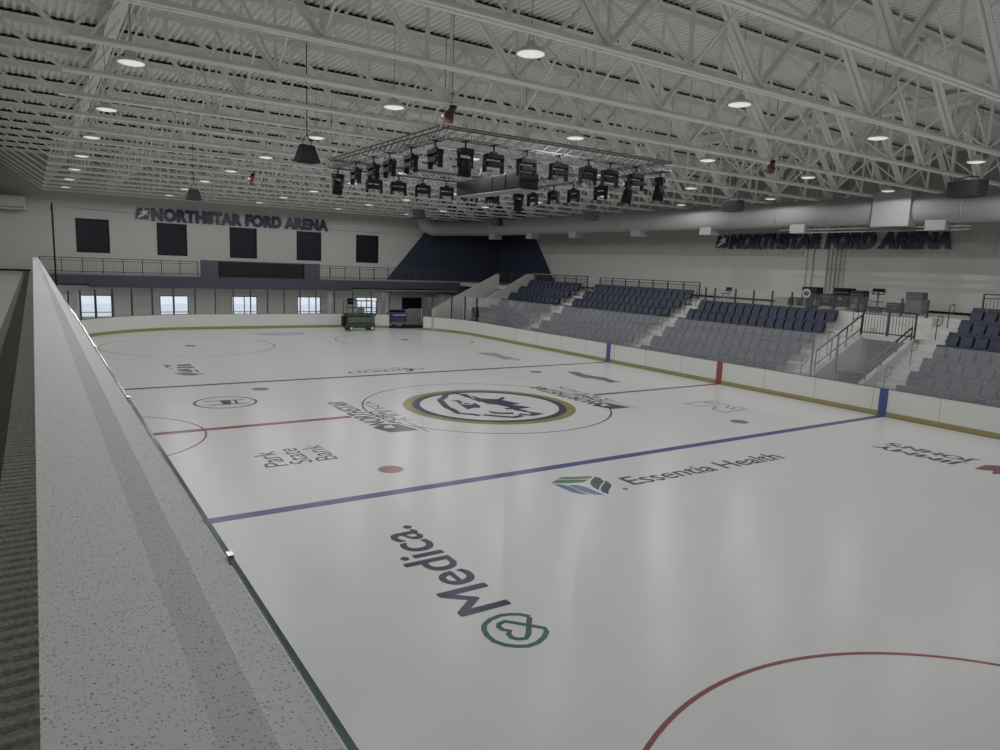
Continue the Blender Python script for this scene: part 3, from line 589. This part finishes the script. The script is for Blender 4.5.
# ---------------------------------------------------------------- wall signs
def wall_sign(label, org, d, up, nrm, length, cap, shear=.22):
    t = empty('wall_sign', org); tag(t, label, 'sign')
    d, up, nrm = Vector(d), Vector(up), Vector(nrm)
    v, f = text_geo('NORTHSTAR FORD ARENA', .065, 1.08, .5, shear); x0 = min(p[0] for p in v); x1 = max(p[0] for p in v); s0 = cap*1.35
    L = length-s0
    for dep, nm, m, gr in ((.10, 'letters', 'sign', 0),):
        vs = [d*(s0+(p[0]-x0)/(x1-x0)*L)+up*(p[1]/CAP*cap)+nrm*(.03+(p[2]+.5)*dep) for p in v]
        MB().add([tuple(a) for a in vs], f).build(nm, m, t)
    def pl(poly, a, b, nm, m):
        vs = [tuple(d*x+up*y+nrm*a) for x, y in poly]+[tuple(d*x+up*y+nrm*b) for x, y in poly]; n = len(poly)
        MB().add(vs, [tuple(range(n)), tuple(range(2*n-1, n-1, -1))]+[(i, (i+1) % n, n+(i+1) % n, n+i) for i in range(n)]).build(nm, m, t)
    c = cap; pl([(0, 0), (.18*c, c), (1.25*c, c), (1.07*c, 0)], .03, .11, 'emblem_panel', 'sign')
    st = []
    for i in range(10):
        r = (.42 if i % 2 == 0 else .17)*c; a = math.pi/2+i*math.pi/5+.25; st.append((.78*c+r*math.cos(a), .6*c+r*math.sin(a)))
    pl(st, .11, .13, 'emblem_star', 'hub')
    for i in range(3): pl([(.12*c+.1*c*i, .12*c+.08*c*i*0), (.5*c+.1*c*i, .5*c), (.53*c+.1*c*i, .45*c), (.17*c+.1*c*i, .10*c)], .11, .125, 'emblem_ray', 'hub')
wall_sign('navy wall lettering NORTHSTAR FORD ARENA above the dark windows on the far wall', (-7.6, 35.98, 7.52), (1, 0, 0), (0, 0, 1), (0, -1, 0), 14.3, .78, 0)
wall_sign('navy wall lettering NORTHSTAR FORD ARENA on the right wall above the equipment', (23.84, 9.9, 6.86), (0, -1, 0), (0, 0, 1), (-1, 0, 0), 14.4, .78, .22)

# dark board on mezzanine, navy end panels
t = empty('mezzanine_board', (1.2, 32.3, 3.55)); tag(t, 'long dark board with navy end panels on the mezzanine edge', 'board')
MB().box(-5.15, 3.55, 0, .14, 0, 1.22).build('backing', 'navy', t); MB().box(-3.85, 2.21, -.03, 0, .06, 1.14).build('screen', 'screen', t)
for x in (-3.9, 2.26): MB().box(x-.04, x+.04, -.05, 0, .0, 1.2).build('frame_strip', 'black', t)

# netting pole and cable
t = empty('netting_pole', (-12.78, 29.9, 1.0)); tag(t, 'tall thin black netting pole at the far left corner', 'pole')
MB().tube([(0, 0, 0), (0, 0, 6.8)], .05, 8).build('pole', 'black', t); MB().bar((-.06, -.05, 6.5), (.02, 0, 6.95), .06).build('bracket', 'black', t)
pts = [(-12.76+25.2*i/24, 29.95, 7.74-.42*(i/24)-.25*math.sin(math.pi*i/24)*.5) for i in range(25)]
tag(MB().tube(pts, .012, 5).build('netting_cable', 'soft'), 'thin dark cable running from the black pole across the far wall', 'cable')

# ---------------------------------------------------------------- scissor lift
t = empty('scissor_lift', (6.2, 27.85, 0)); tag(t, 'green scissor lift standing on the ice at the far end', 'scissor lift')
MB().bev(-1.15, 1.15, -.38, .38, .2, .58, .05).build('chassis', 'lift_green', t); MB().bev(-1.0, .85, -.44, -.36, .62, 1.02, .02).build('side_cover', 'lift_grey', t)
MB().box(-1.05, 1.1, -.36, .36, .58, 1.05).build('folded_arms', 'lift_grey', t); MB().bev(-1.1, 1.2, -.4, .4, 1.1, 1.28, .02).build('platform', 'lift_green', t)
MB().bev(-1.28, -1.12, -.3, .3, .35, 1.1, .02).build('ladder', 'black', t)
for x in (-.78, .85):
    for y in (-.42, .42):
        w = MB().tube([(x, y-.07, .19), (x, y+.07, .19)], .19, 14).build('wheel', 'tyre', t); MB().tube([(x, y-.085, .19), (x, y+.085, .19)], .12, 12).build('hub_cap', 'hub', w)
mb = MB()
for y in (-.38, .38):
    for z in (1.7, 2.2): mb.tube([(-1.08, y, z), (1.18, y, z)], .025, 6)
mb.build('guard_rail', 'lift_green', t)
for x in (-1.08, 0, 1.18):
    for y in (-.38, .38): MB().tube([(x, y, 1.25), (x, y, 2.2)], .025, 6).build('guard_post', 'lift_green', t)
MB().bev(-.95, -.55, -.3, .0, 1.95, 2.4, .03).build('control_box', 'black', t); MB().bev(-.1, .35, -.2, .2, 1.28, 1.75, .02).build('tool_box', 'mid', t)
# machine and doors beyond the open gate
t = empty('ice_machine', (10.55, 30.6, 0)); tag(t, 'blue and white machine parked beyond the open rink gate', 'machine')
MB().bev(-.7, .7, -.5, .5, .15, .75, .05).build('body', 'greybox', t); MB().bev(-.74, .74, -.52, .52, .75, 1.15, .08).build('hood', 'blue_body', t); MB().bev(-.6, .6, -.4, .4, 1.15, 1.32, .05).build('top', 'black', t)
MB().box(-.6, .6, -.54, -.52, .9, .98).build('stripe', 'hub', t)
for x in (-.45, .45): MB().tube([(x, -.52, .2), (x, -.36, .2)], .2, 12).build('wheel', 'tyre', t)
t = empty('gate_door', (12.05, 30.25, 0)); tag(t, 'grey fabric covered gate leaf standing right of the blue machine', 'gate')
MB().bev(-.68, .68, -.04, .04, .15, 1.45, .02).build('panel', 'mid', t); MB().box(-.7, .7, -.05, .05, .08, .15).build('bottom_rail', 'alu', t); MB().bar((.62, -.06, .1), (.5, -.06, 1.4), .05).build('brace', 'hub', t)
for i, z in enumerate((.05, .30)):
    o = MB().box(9.3, 12.6, 29.2+.25*i, 29.5+.25*i, z-.05, z+.1).build('threshold_step', 'soft' if i == 0 else 'mid'); tag(o, ['low dark threshold step in the open gate', 'grey upper threshold step in the open gate'][i], 'step')
t = empty('gate_pillar', (8.98, 29.75, 0)); tag(t, 'grey steel pillar at the left side of the open gate', 'pillar')
MB().box(-.12, .12, -.1, .1, 0, 2.75).build('shaft', 'mid', t); MB().box(-.16, .16, -.14, .14, 0, .05).build('base_plate', 'mid', t)
# curtain strips in the dark corner
for i in range(9):
    o = MB().bev(-.22, .22, -.03, .03, 0, 2.3, .01).build('curtain_strip', 'curtain'); o.location = (14.2+.62*i, 31.9, 0)
    tag(o, f'{ORD[i+1]} tall grey wall panel strip from the left in the dark far corner', 'panel', 'grey strips in the dark far corner')
t = empty('round_column', (1.7, 33.0, 0))
t.location = (9.4, 33, 0); tag(t, 'pale round column below the mezzanine, left of the green lift', 'column')
MB().tube([(-3.6, 0, 0), (-3.6, 0, 2.78)], .22, 16).build('shaft', 'wall', t); MB().box(-3.9, -3.3, -.3, .3, 2.6, 2.78).build('capital', 'wall', t)

# ---------------------------------------------------------------- roof
DZ = 11.47
prof = []; x = -16.5
while x < 24.1: prof += [(x, DZ+.10), (x+.075, DZ+.10), (x+.10, DZ), (x+.175, DZ)]; x += .2
vs = [(px, -24, pz) for px, pz in prof]+[(px, 36.2, pz) for px, pz in prof]; n = len(prof)
tag(MB().add(vs, [(i, i+1, n+i+1, n+i) for i in range(n-1)]).build('ceiling', 'deck', fix=False), 'white corrugated metal roof deck', kind='structure')
tag(MB().box(-16.6, 24.2, -24, 36.2, DZ+.2, DZ+.3).build('roof_slab', 'mid'), kind='structure')
NX = [-9.4+4.2*i for i in range(8)]          # bottom panel points
TX = [-11.5+4.2*i for i in range(8)]         # top panel points
XL, XR, ZB, ZT = -13.15, 21.0, 8.94, 11.35
tr = empty('roof_truss', (0, 0, 0))
mb = MB()
for s in (-.07, .07): mb.box(XL, XR, s-.055, s+.055, 0, .035).box(XL, XR, s*.35-.012+(.0 if s > 0 else 0), s*.35+.012, 0, .11)
mb.build('bottom_chord', 'white2', tr)
mb = MB().box(-16.4, 24, -.17, .17, 2.40, 2.44)
for s in (-.03, .03): mb.box(-16.4, 24, s-.015, s+.015, 2.26, 2.42)
mb.build('top_chord', 'white', tr)
tag(MB().box(-16.4, 24, -.03, .03, 2.442, 2.565).build('flute_shade_strip', 'flute_shade', tr), 'dark strip standing in for shade in the deck gaps above the chord')  # added strip, its dark colour imitates shade between deck and chord
def diag(xa, za, xb, zb, w=.13):
    m_ = MB(); m_.bar((xa, -.05, za), (xb, -.05, zb), .035, w, up=(0, 1, 0)); m_.bar((xa, .05, za), (xb, .05, zb), .035, w, up=(0, 1, 0)); return m_
pn = sorted([(x, 0) for x in NX]+[(x, 1) for x in TX])
for (xa, ta), (xb, tb) in zip(pn[:-1], pn[1:]):
    diag(xa, 2.33 if ta else .08, xb, 2.33 if tb else .08, .15).build('diagonal_web', 'white', tr)
for x in TX: 
    if XL < x < XR: MB().bar((x, 0, .08), (x, 0, 2.33), .07, .07).build('vertical_web', 'white', tr)
for x in NX: MB().bar((x, 0, .08), (x, 0, 2.33), .05, .05).build('vertical_web', 'white', tr)
for x in NX[:-1]: MB().bar((x+1.05, 0, 1.14), (x+2.1, 0, .1), .035).build('sub_brace', 'white', tr)
diag(XL, .05, -16.4, 2.33, .16).build('end_diagonal', 'white', tr); diag(XR, .05, 24, 2.33, .16).build('end_diagonal', 'white', tr); MB().bar((XL, 0, .05), (-11.5, 0, 2.33), .06).build('sub_brace', 'white', tr)
TY = [-11.65+2.862*i for i in range(-4, 17)]
for i, y in enumerate(TY):
    o = tr if i == 0 else copy_tree(tr); o.location = (0, y, ZB)
    tag(o, f'white steel roof truss spanning the rink, {ORD[len(TY)-i]} from the far wall', 'truss', 'white roof trusses')
# beams and cross bracing along the hall
for x, nme in ((-11.8, 'nearest the left wall'), (12.0, 'nearest the right wall')):
    t = empty('roof_beam', (x, 0, 11.0)); tag(t, f'white beam running along the hall under the deck, {nme}', 'beam')
    MB().box(-.17, .17, -24, 36, .27, .31).box(-.17, .17, -24, 36, -.02, .02).box(-.02, .02, -24, 36, 0, .28).build('flanges', 'white2', t)
    for k, dx in enumerate((.32, .48, .62)): MB().tube([(dx, -24, .2-.05*k), (dx, 36, .2-.05*k)], .035, 6).build('conduit', 'white', t)
br = empty('cross_bracing', (0, 0, 0)); MB().bar((0, 0, .1), (0, 2.862, 2.33), .05).build('brace', 'white', br); MB().bar((.05, 0, 2.33), (.05, 2.862, .1), .05).build('brace', 'white', br)
k = 0
BX = [-9.4, -3.1, 3.2, 9.5, 15.8]
for bi, x in enumerate(BX):
    for i, y in enumerate(TY[:-1]):
        if x > 12 and y+2.87 > 31.3: continue
        o = br if k == 0 else copy_tree(br); k += 1; o.location = (x, y, ZB)
        tag(o, f'white cross bracing, {ORD[bi+1]} line from the left wall, {ORD[len(TY)-1-i]} bay from the far wall', 'bracing', 'cross bracing between the trusses')

# ceiling lamps
lp = empty('ceiling_lamp', (0, 0, 0))
MB().lathe([(.26, 0), (.27, .03), (.25, .07), (.12, .10), (.09, .20), (.03, .23)], n=22).build('housing', 'hub', lp)
smooth(MB().lathe([(.02, -.035), (.16, -.03), (.245, -.008), (.25, .0)], n=22).build('lens', 'lens', lp))
MB().tube([(-.06, 0, .2), (0, 0, .55)], .008, 4).tube([(.06, 0, .2), (0, 0, .55)], .008, 4).tube([(0, 0, .55), (0, 0, 2.3)], .008, 4).build('hanger', 'mid', lp)
LX = [-12.02, -6.22, -.44, 5.30, 10.99, 16.7]
k = 0; NR = 9
for ri, x in enumerate(LX):
    for i in range(-1, 8):
        y = -10.75+5.8*i
        if x > 16 and i > 3: continue
        o = lp if k == 0 else copy_tree(lp); k += 1; o.location = (x, y, 8.9)
        tag(o, f'round white ceiling lamp, {ORD[ri+1]} row from the left wall, {ORD[8-i]} from the far wall', 'ceiling lamp', 'round lamps under the trusses')
        ld = bpy.data.lights.get('lamp_light') or bpy.data.lights.new('lamp_light', 'SPOT')
        ld.energy = LAMP_W; ld.color = LAMP_COL; ld.spot_size = math.radians(177); ld.spot_blend = .12; ld.shadow_soft_size = 0
        lo = bpy.data.objects.new('lamp_light', ld); C.objects.link(lo); lo.location = (x, y, 8.9-.05)
# lamps under the mezzanine
for i, x in enumerate([-12.3, -8.5, -3.0, 2.6, 7.8, 12.6]):
    t = empty('recessed_lamp', (x, 33.4, 2.78)); tag(t, f'{ORD[i+1]} small recessed lamp from the left under the mezzanine', 'ceiling lamp', 'recessed lamps under the mezzanine')
    MB().lathe([(.16, -.01), (.16, .0)], n=16).build('trim_ring', 'hub', t); MB().lathe([(.13, -.015), (.13, -.01)], n=16).build('lens', 'lens', t)
    ld = bpy.data.lights.get('recessed_light') or bpy.data.lights.new('recessed_light', 'SPOT'); ld.energy = 38; ld.spot_size = math.radians(165); ld.spot_blend = 1; ld.shadow_soft_size = 0
    lo = bpy.data.objects.new('recessed_light', ld); C.objects.link(lo); lo.location = (x, 33.4, 2.74)

# ducts
def duct(x, z, r, y0, y1, label, elbow=True):
    t = empty('air_duct', (x, 0, z)); tag(t, label, 'duct')
    pts = [(0, y0, 0), (0, y1, 0)]
    if elbow: pts += [(-.3, y1+1.5, 0), (-1.1, y1+2.7, 0), (-2.4, y1+3.3, -.1), (-3.8, y1+3.5, -.15), (-4.5, y1+3.5, .1), (-4.8, y1+3.5, .8), (-4.85, y1+3.5, 3.0)]
    smooth(MB().tube(pts, r, 28).build('pipe', 'duct', t))
    y = y0+1
    while y < y1: smooth(MB().tube([(0, y-.03, 0), (0, y+.03, 0)], r+.025, 28).build('seam_ring', 'duct', t)); y += 3.0
    return t
t = duct(19.4, 8.36, .66, -20, 30.9, 'large round white air duct running along the right side under the trusses')
for y in (30.0, 24.5, 19.1, 12.6, 6.8, .8, -5.9): MB().box(-.38, .38, y-.42, y+.42, -.98, -.45).build('diffuser', 'duct', t)
MB().box(-.85, -.2, -5.0, -3.3, -.8, .75).build('takeoff_box', 'duct', t)
MB().bar((-.1, -7.2, -.95), (-.1, 1.0, -.95), .05).bar((-.1, -7.2, -.8), (-.1, 2.0, -.8), .05).build('hanger_rail', 'mid', t)
duct(-15.7, 10.2, .32, -4, 34, 'white round duct high on the left wall', False)
for i, y in enumerate((4, 12, 20)):
    t = empty('duct_box', (-15.6, y, 8.9)); tag(t, f'white box hanging on the left wall, {ORD[3-i]} from the far wall', 'duct box', 'white boxes on the left wall'); MB().bev(-.5, .3, -.4, .4, -.3, .5, .03).build('body', 'duct', t); MB().tube([(0, 0, .5), (0, 0, .94)], .12, 10).build('neck', 'duct', t)
t = empty('wall_unit', (-15.4, 35.4, 7.6)); tag(t, 'long pale box hung high on the far left wall', 'heater'); MB().bev(-1, 1.3, -.5, .5, 0, .9, .04).build('body', 'wall', t); MB().box(-.9, 1.2, -.52, -.5, .1, .2).build('grille', 'mid', t)

# lighting rig
RZ = 8.72
t = empty('rig_truss', (0, 0, RZ)); tag(t, 'square pale lattice rig hung over centre ice carrying the stage lights', 'rig')
cs = [(-4.2, -3.85), (4.6, -3.85), (4.6, 5.05), (-4.2, 5.05)]
for i in range(4):
    a = Vector((*cs[i], 0)); b = Vector((*cs[(i+1) % 4], 0)); d = (b-a); L = d.length; d.normalize(); nn = Vector((-d.y, d.x, 0))
    mb = MB(); cc = [nn*.15*sx+Vector((0, 0, .15*sz)) for sx in (-1, 1) for sz in (-1, 1)]
    for c_ in cc: mb.bar(a+c_, b+c_, .035)
    m = int(L/.45)
    for j in range(m):
        p0 = a+d*(L*j/m); p1 = a+d*(L*(j+1)/m)
        mb.bar(p0+cc[0], p1+cc[1], .018); mb.bar(p0+cc[2], p1+cc[3], .018); mb.bar(p0+cc[0], p1+cc[2], .018)
    mb.build('truss_side', 'alu', t)
for c_ in cs: MB().tube([(c_[0], c_[1], .1), (c_[0], c_[1], 2.5)], .012, 5).build('hoist_cable', 'mid', t)
fx = empty('stage_panel_light', (0, 0, 0))     # wide housing in a yoke, seen from the front along -Y
MB().bev(-.29, .29, -.13, .13, .02, .15, .02).build('base_box', 'black', fx)
MB().bev(-.25, .25, -.12, .12, -.20, -.05, .02).build('lamp_head', 'black', fx)
for s in (-1, 1): MB().bev(s*.30-.03, s*.30+.03, -.08, .08, -.36, .12, .01).build('yoke_arm', 'black', fx)
MB().tube([(0, 0, .12), (0, 0, .42)], .03, 8).box(-.03, .03, -.19, .19, .385, .42).build('clamp', 'soft', fx); MB().box(-.1, .1, -.05, .05, .15, .22).build('clamp_plate', 'soft', fx)
mh = empty('moving_head_light', (0, 0, 0))
MB().bev(-.22, .22, -.16, .16, .08, .24, .03).build('base_box', 'black', mh)
hd = MB(); hd.tube([(0, -.02, -.02), (0, .0, -.18), (0, .05, -.5)], .17, 14, .20); smooth(hd.build('lamp_head', 'black', mh))
MB().tube([(0, .05, -.5), (0, .055, -.53)], .17, 14).build('lens', 'screen', mh)
for s in (-1, 1): MB().bev(s*.21-.025, s*.21+.025, -.07, .07, -.28, .1, .01).build('yoke_arm', 'black', mh)
MB().tube([(0, 0, .2), (0, 0, .45)], .03, 8).box(-.03, .03, -.19, .19, .425, .46).build('clamp', 'soft', mh)
FR = [(x, -3.85, 0) for x in (-2.55, -1.37, -.15, 1.03, 1.95, 3.11, )]+[(-4.2, y, 1) for y in (2.6, 1.05, -.25, -1.8, -3.35)]+[(x, 5.05, 0) for x in (-2.45, -1.4, -.3, .8, 2.0, 3.1)]+[(4.6, y, 1) for y in (4.1, 2.6, 1.25, -.4)]
MH = [(-3.5, -3.85, 0), (4.5, -3.6, .6), (4.5, 5.05, 0), (-4.0, 4.9, .4), (4.6, -1.9, 1)]
SIDE = {0: 'near side', 1: 'left side', 2: 'far side', 3: 'right side'}
cnt = {}
for i, (x, y, r) in enumerate(FR):
    o = fx if i == 0 else copy_tree(fx); o.location = (x, y, 8.16); o.rotation_euler.z = math.pi/2 if r else 0
    sd = 'left' if x < -4 else ('right' if x > 4.3 else ('near' if y < 0 else 'far')); cnt[sd] = cnt.get(sd, 0)+1
    tag(o, f'black yoke-mounted stage light, {ORD[cnt[sd]]} along the {sd} side of the hanging rig', 'stage light', 'black stage lights on the rig')
for i, (x, y, r) in enumerate(MH):
    o = mh if i == 0 else copy_tree(mh); o.location = (x, y, 8.12); o.rotation_euler.z = r
    tag(o, ['black moving head spotlight beside the near left rig corner', 'black moving head spotlight at the near right rig corner', 'black moving head spotlight at the far right rig corner', 'black moving head spotlight at the far left rig corner', 'black moving head spotlight on the right rig side'][i], 'stage light', 'moving head spotlights')
t = empty('speaker_cluster', (.5, .8, 8.05)); tag(t, 'long black speaker cluster hanging in the middle of the lighting rig', 'speaker')
for i in range(5):
    c_ = MB().bev(-.38, .38, -2.2+.88*i, -2.2+.88*i+.87, -.28, .27, .015).build('cabinet', 'soft', t)
    MB().box(-.395, -.38, -2.15+.88*i, -2.2+.88*i+.82, -.24, .23).build('grille', 'screen', c_)
    MB().tube([(-.4, -2.0+.88*i, -.02), (-.15, -1.75+.88*i, .3), (0, -1.75+.88*i, 1.0)], .010, 5).build('sling', 'steel', t)
MB().box(-.38, .38, -2.2, 2.2, -.31, -.28).build('underside_plate', 'mid', t)
for s in (-1.8, 1.8): MB().tube([(0, s, .27), (0, s, 3.2)], .012, 5).build('cable', 'mid', t)

# hanging speakers
def wedge(name, loc, rz, w, h, label, taper=.6):
    t = empty(name, loc, rz); tag(t, label, 'speaker')
    a = w/2; b = a*taper
    vs = [(-a, -a*.7, -h/2), (a, -a*.7, -h/2), (a, a*.7, -h/2), (-a, a*.7, -h/2), (-b, -b*.5, h/2), (b, -b*.5, h/2), (b, b*.5, h/2), (-b, b*.5, h/2)]
    MB().add(vs, [(0, 3, 2, 1), (4, 5, 6, 7), (0, 1, 5, 4), (1, 2, 6, 5), (2, 3, 7, 6), (3, 0, 4, 7)]).build('cabinet', 'soft', t)
    MB().box(-a*.8, a*.8, -a*.55, a*.55, -h/2-.02, -h/2).build('grille', 'screen', t)
    for s in (-1, 1): MB().tube([(s*b*.7, 0, h/2-.02), (s*b*.7, 0, h/2+.12), (0, 0, h/2+.3), (0, 0, DZ-loc[2])], .015, 5).build('hanger', 'soft', t)
def hexspk(loc, rz, w, h, label):
    t = empty('hanging_speaker', loc, rz); tag(t, label, 'speaker')
    MB().prism([(-.25, -w/2), (.18, -w/2), (.32, -w/2+.2), (.32, w/2-.2), (.18, w/2), (-.25, w/2)], 2, -h/2, h/2).build('cabinet', 'soft', t)
    MB().box(-.27, -.25, -w/2+.04, w/2-.04, -h/2+.04, h/2-.04).build('grille', 'screen', t)
    for s in (-1, 1): MB().tube([(0, s*w*.3, h/2), (0, s*w*.3, h/2+.12), (0, 0, h/2+.14)], .02, 5).build('bracket', 'soft', t)
    MB().tube([(0, 0, h/2), (0, 0, DZ-loc[2])], .012, 5).build('hanger', 'mid', t)
wedge('hanging_speaker', (-6.93, -.4, 8.2), .2, .66, .5, 'black wedge speaker hanging left of the rig, nearer one')
wedge('hanging_speaker', (-7.2, 15.9, 8.0), .1, .68, .5, 'small black wedge speaker hanging over the far left ice')
wedge('hanging_speaker', (6.5, 19.2, 8.2), 0, .95, .55, 'black speaker hanging in front of the far wall, right of the last letters', .9)
hexspk((13.4, 20.6, 8.2), .2, .9, .55, 'black speaker hanging near the far end of the round duct')
hexspk((13.2, 10.2, 8.2), 0, .85, .5, 'black speaker hanging before the duct, middle one of three')
hexspk((12.66, -.2, 8.2), 0, .9, .48, 'black speaker hanging before the duct, left of the pale takeoff box')
hexspk((12.58, -9.9, 8.28), -.25, 1.15, .52, 'large black speaker hanging above the right lettering, nearest one')
# red horns
for i, (x, y) in enumerate([(-5.2, -6.0), (6.9, -6.3), (-5.2, 12.9)]):
    t = empty('red_horn', (x, y, 8.95)); tag(t, ['red cone shaped horn hanging left of the lighting rig, nearest one', 'red horn hanging above the right part of the ice', 'small red horn hanging far off above the left ice'][i], 'horn')
    m_ = MB().tube([(.1, 0, -.05), (-.02, 0, -.2), (-.10, 0, -.36)], .05, 14, .17).build('horn', 'red', t); smooth(m_)
    MB().tube([(0, 0, -.05), (.14, .02, -.02)], .06, 10).build('driver', 'soft', t); MB().tube([(.03, 0, -.05), (.03, 0, .12)], .02, 6).tube([(.03, 0, .1), (.03, 0, DZ-8.95)], .010, 5).build('bracket', 'mid', t)
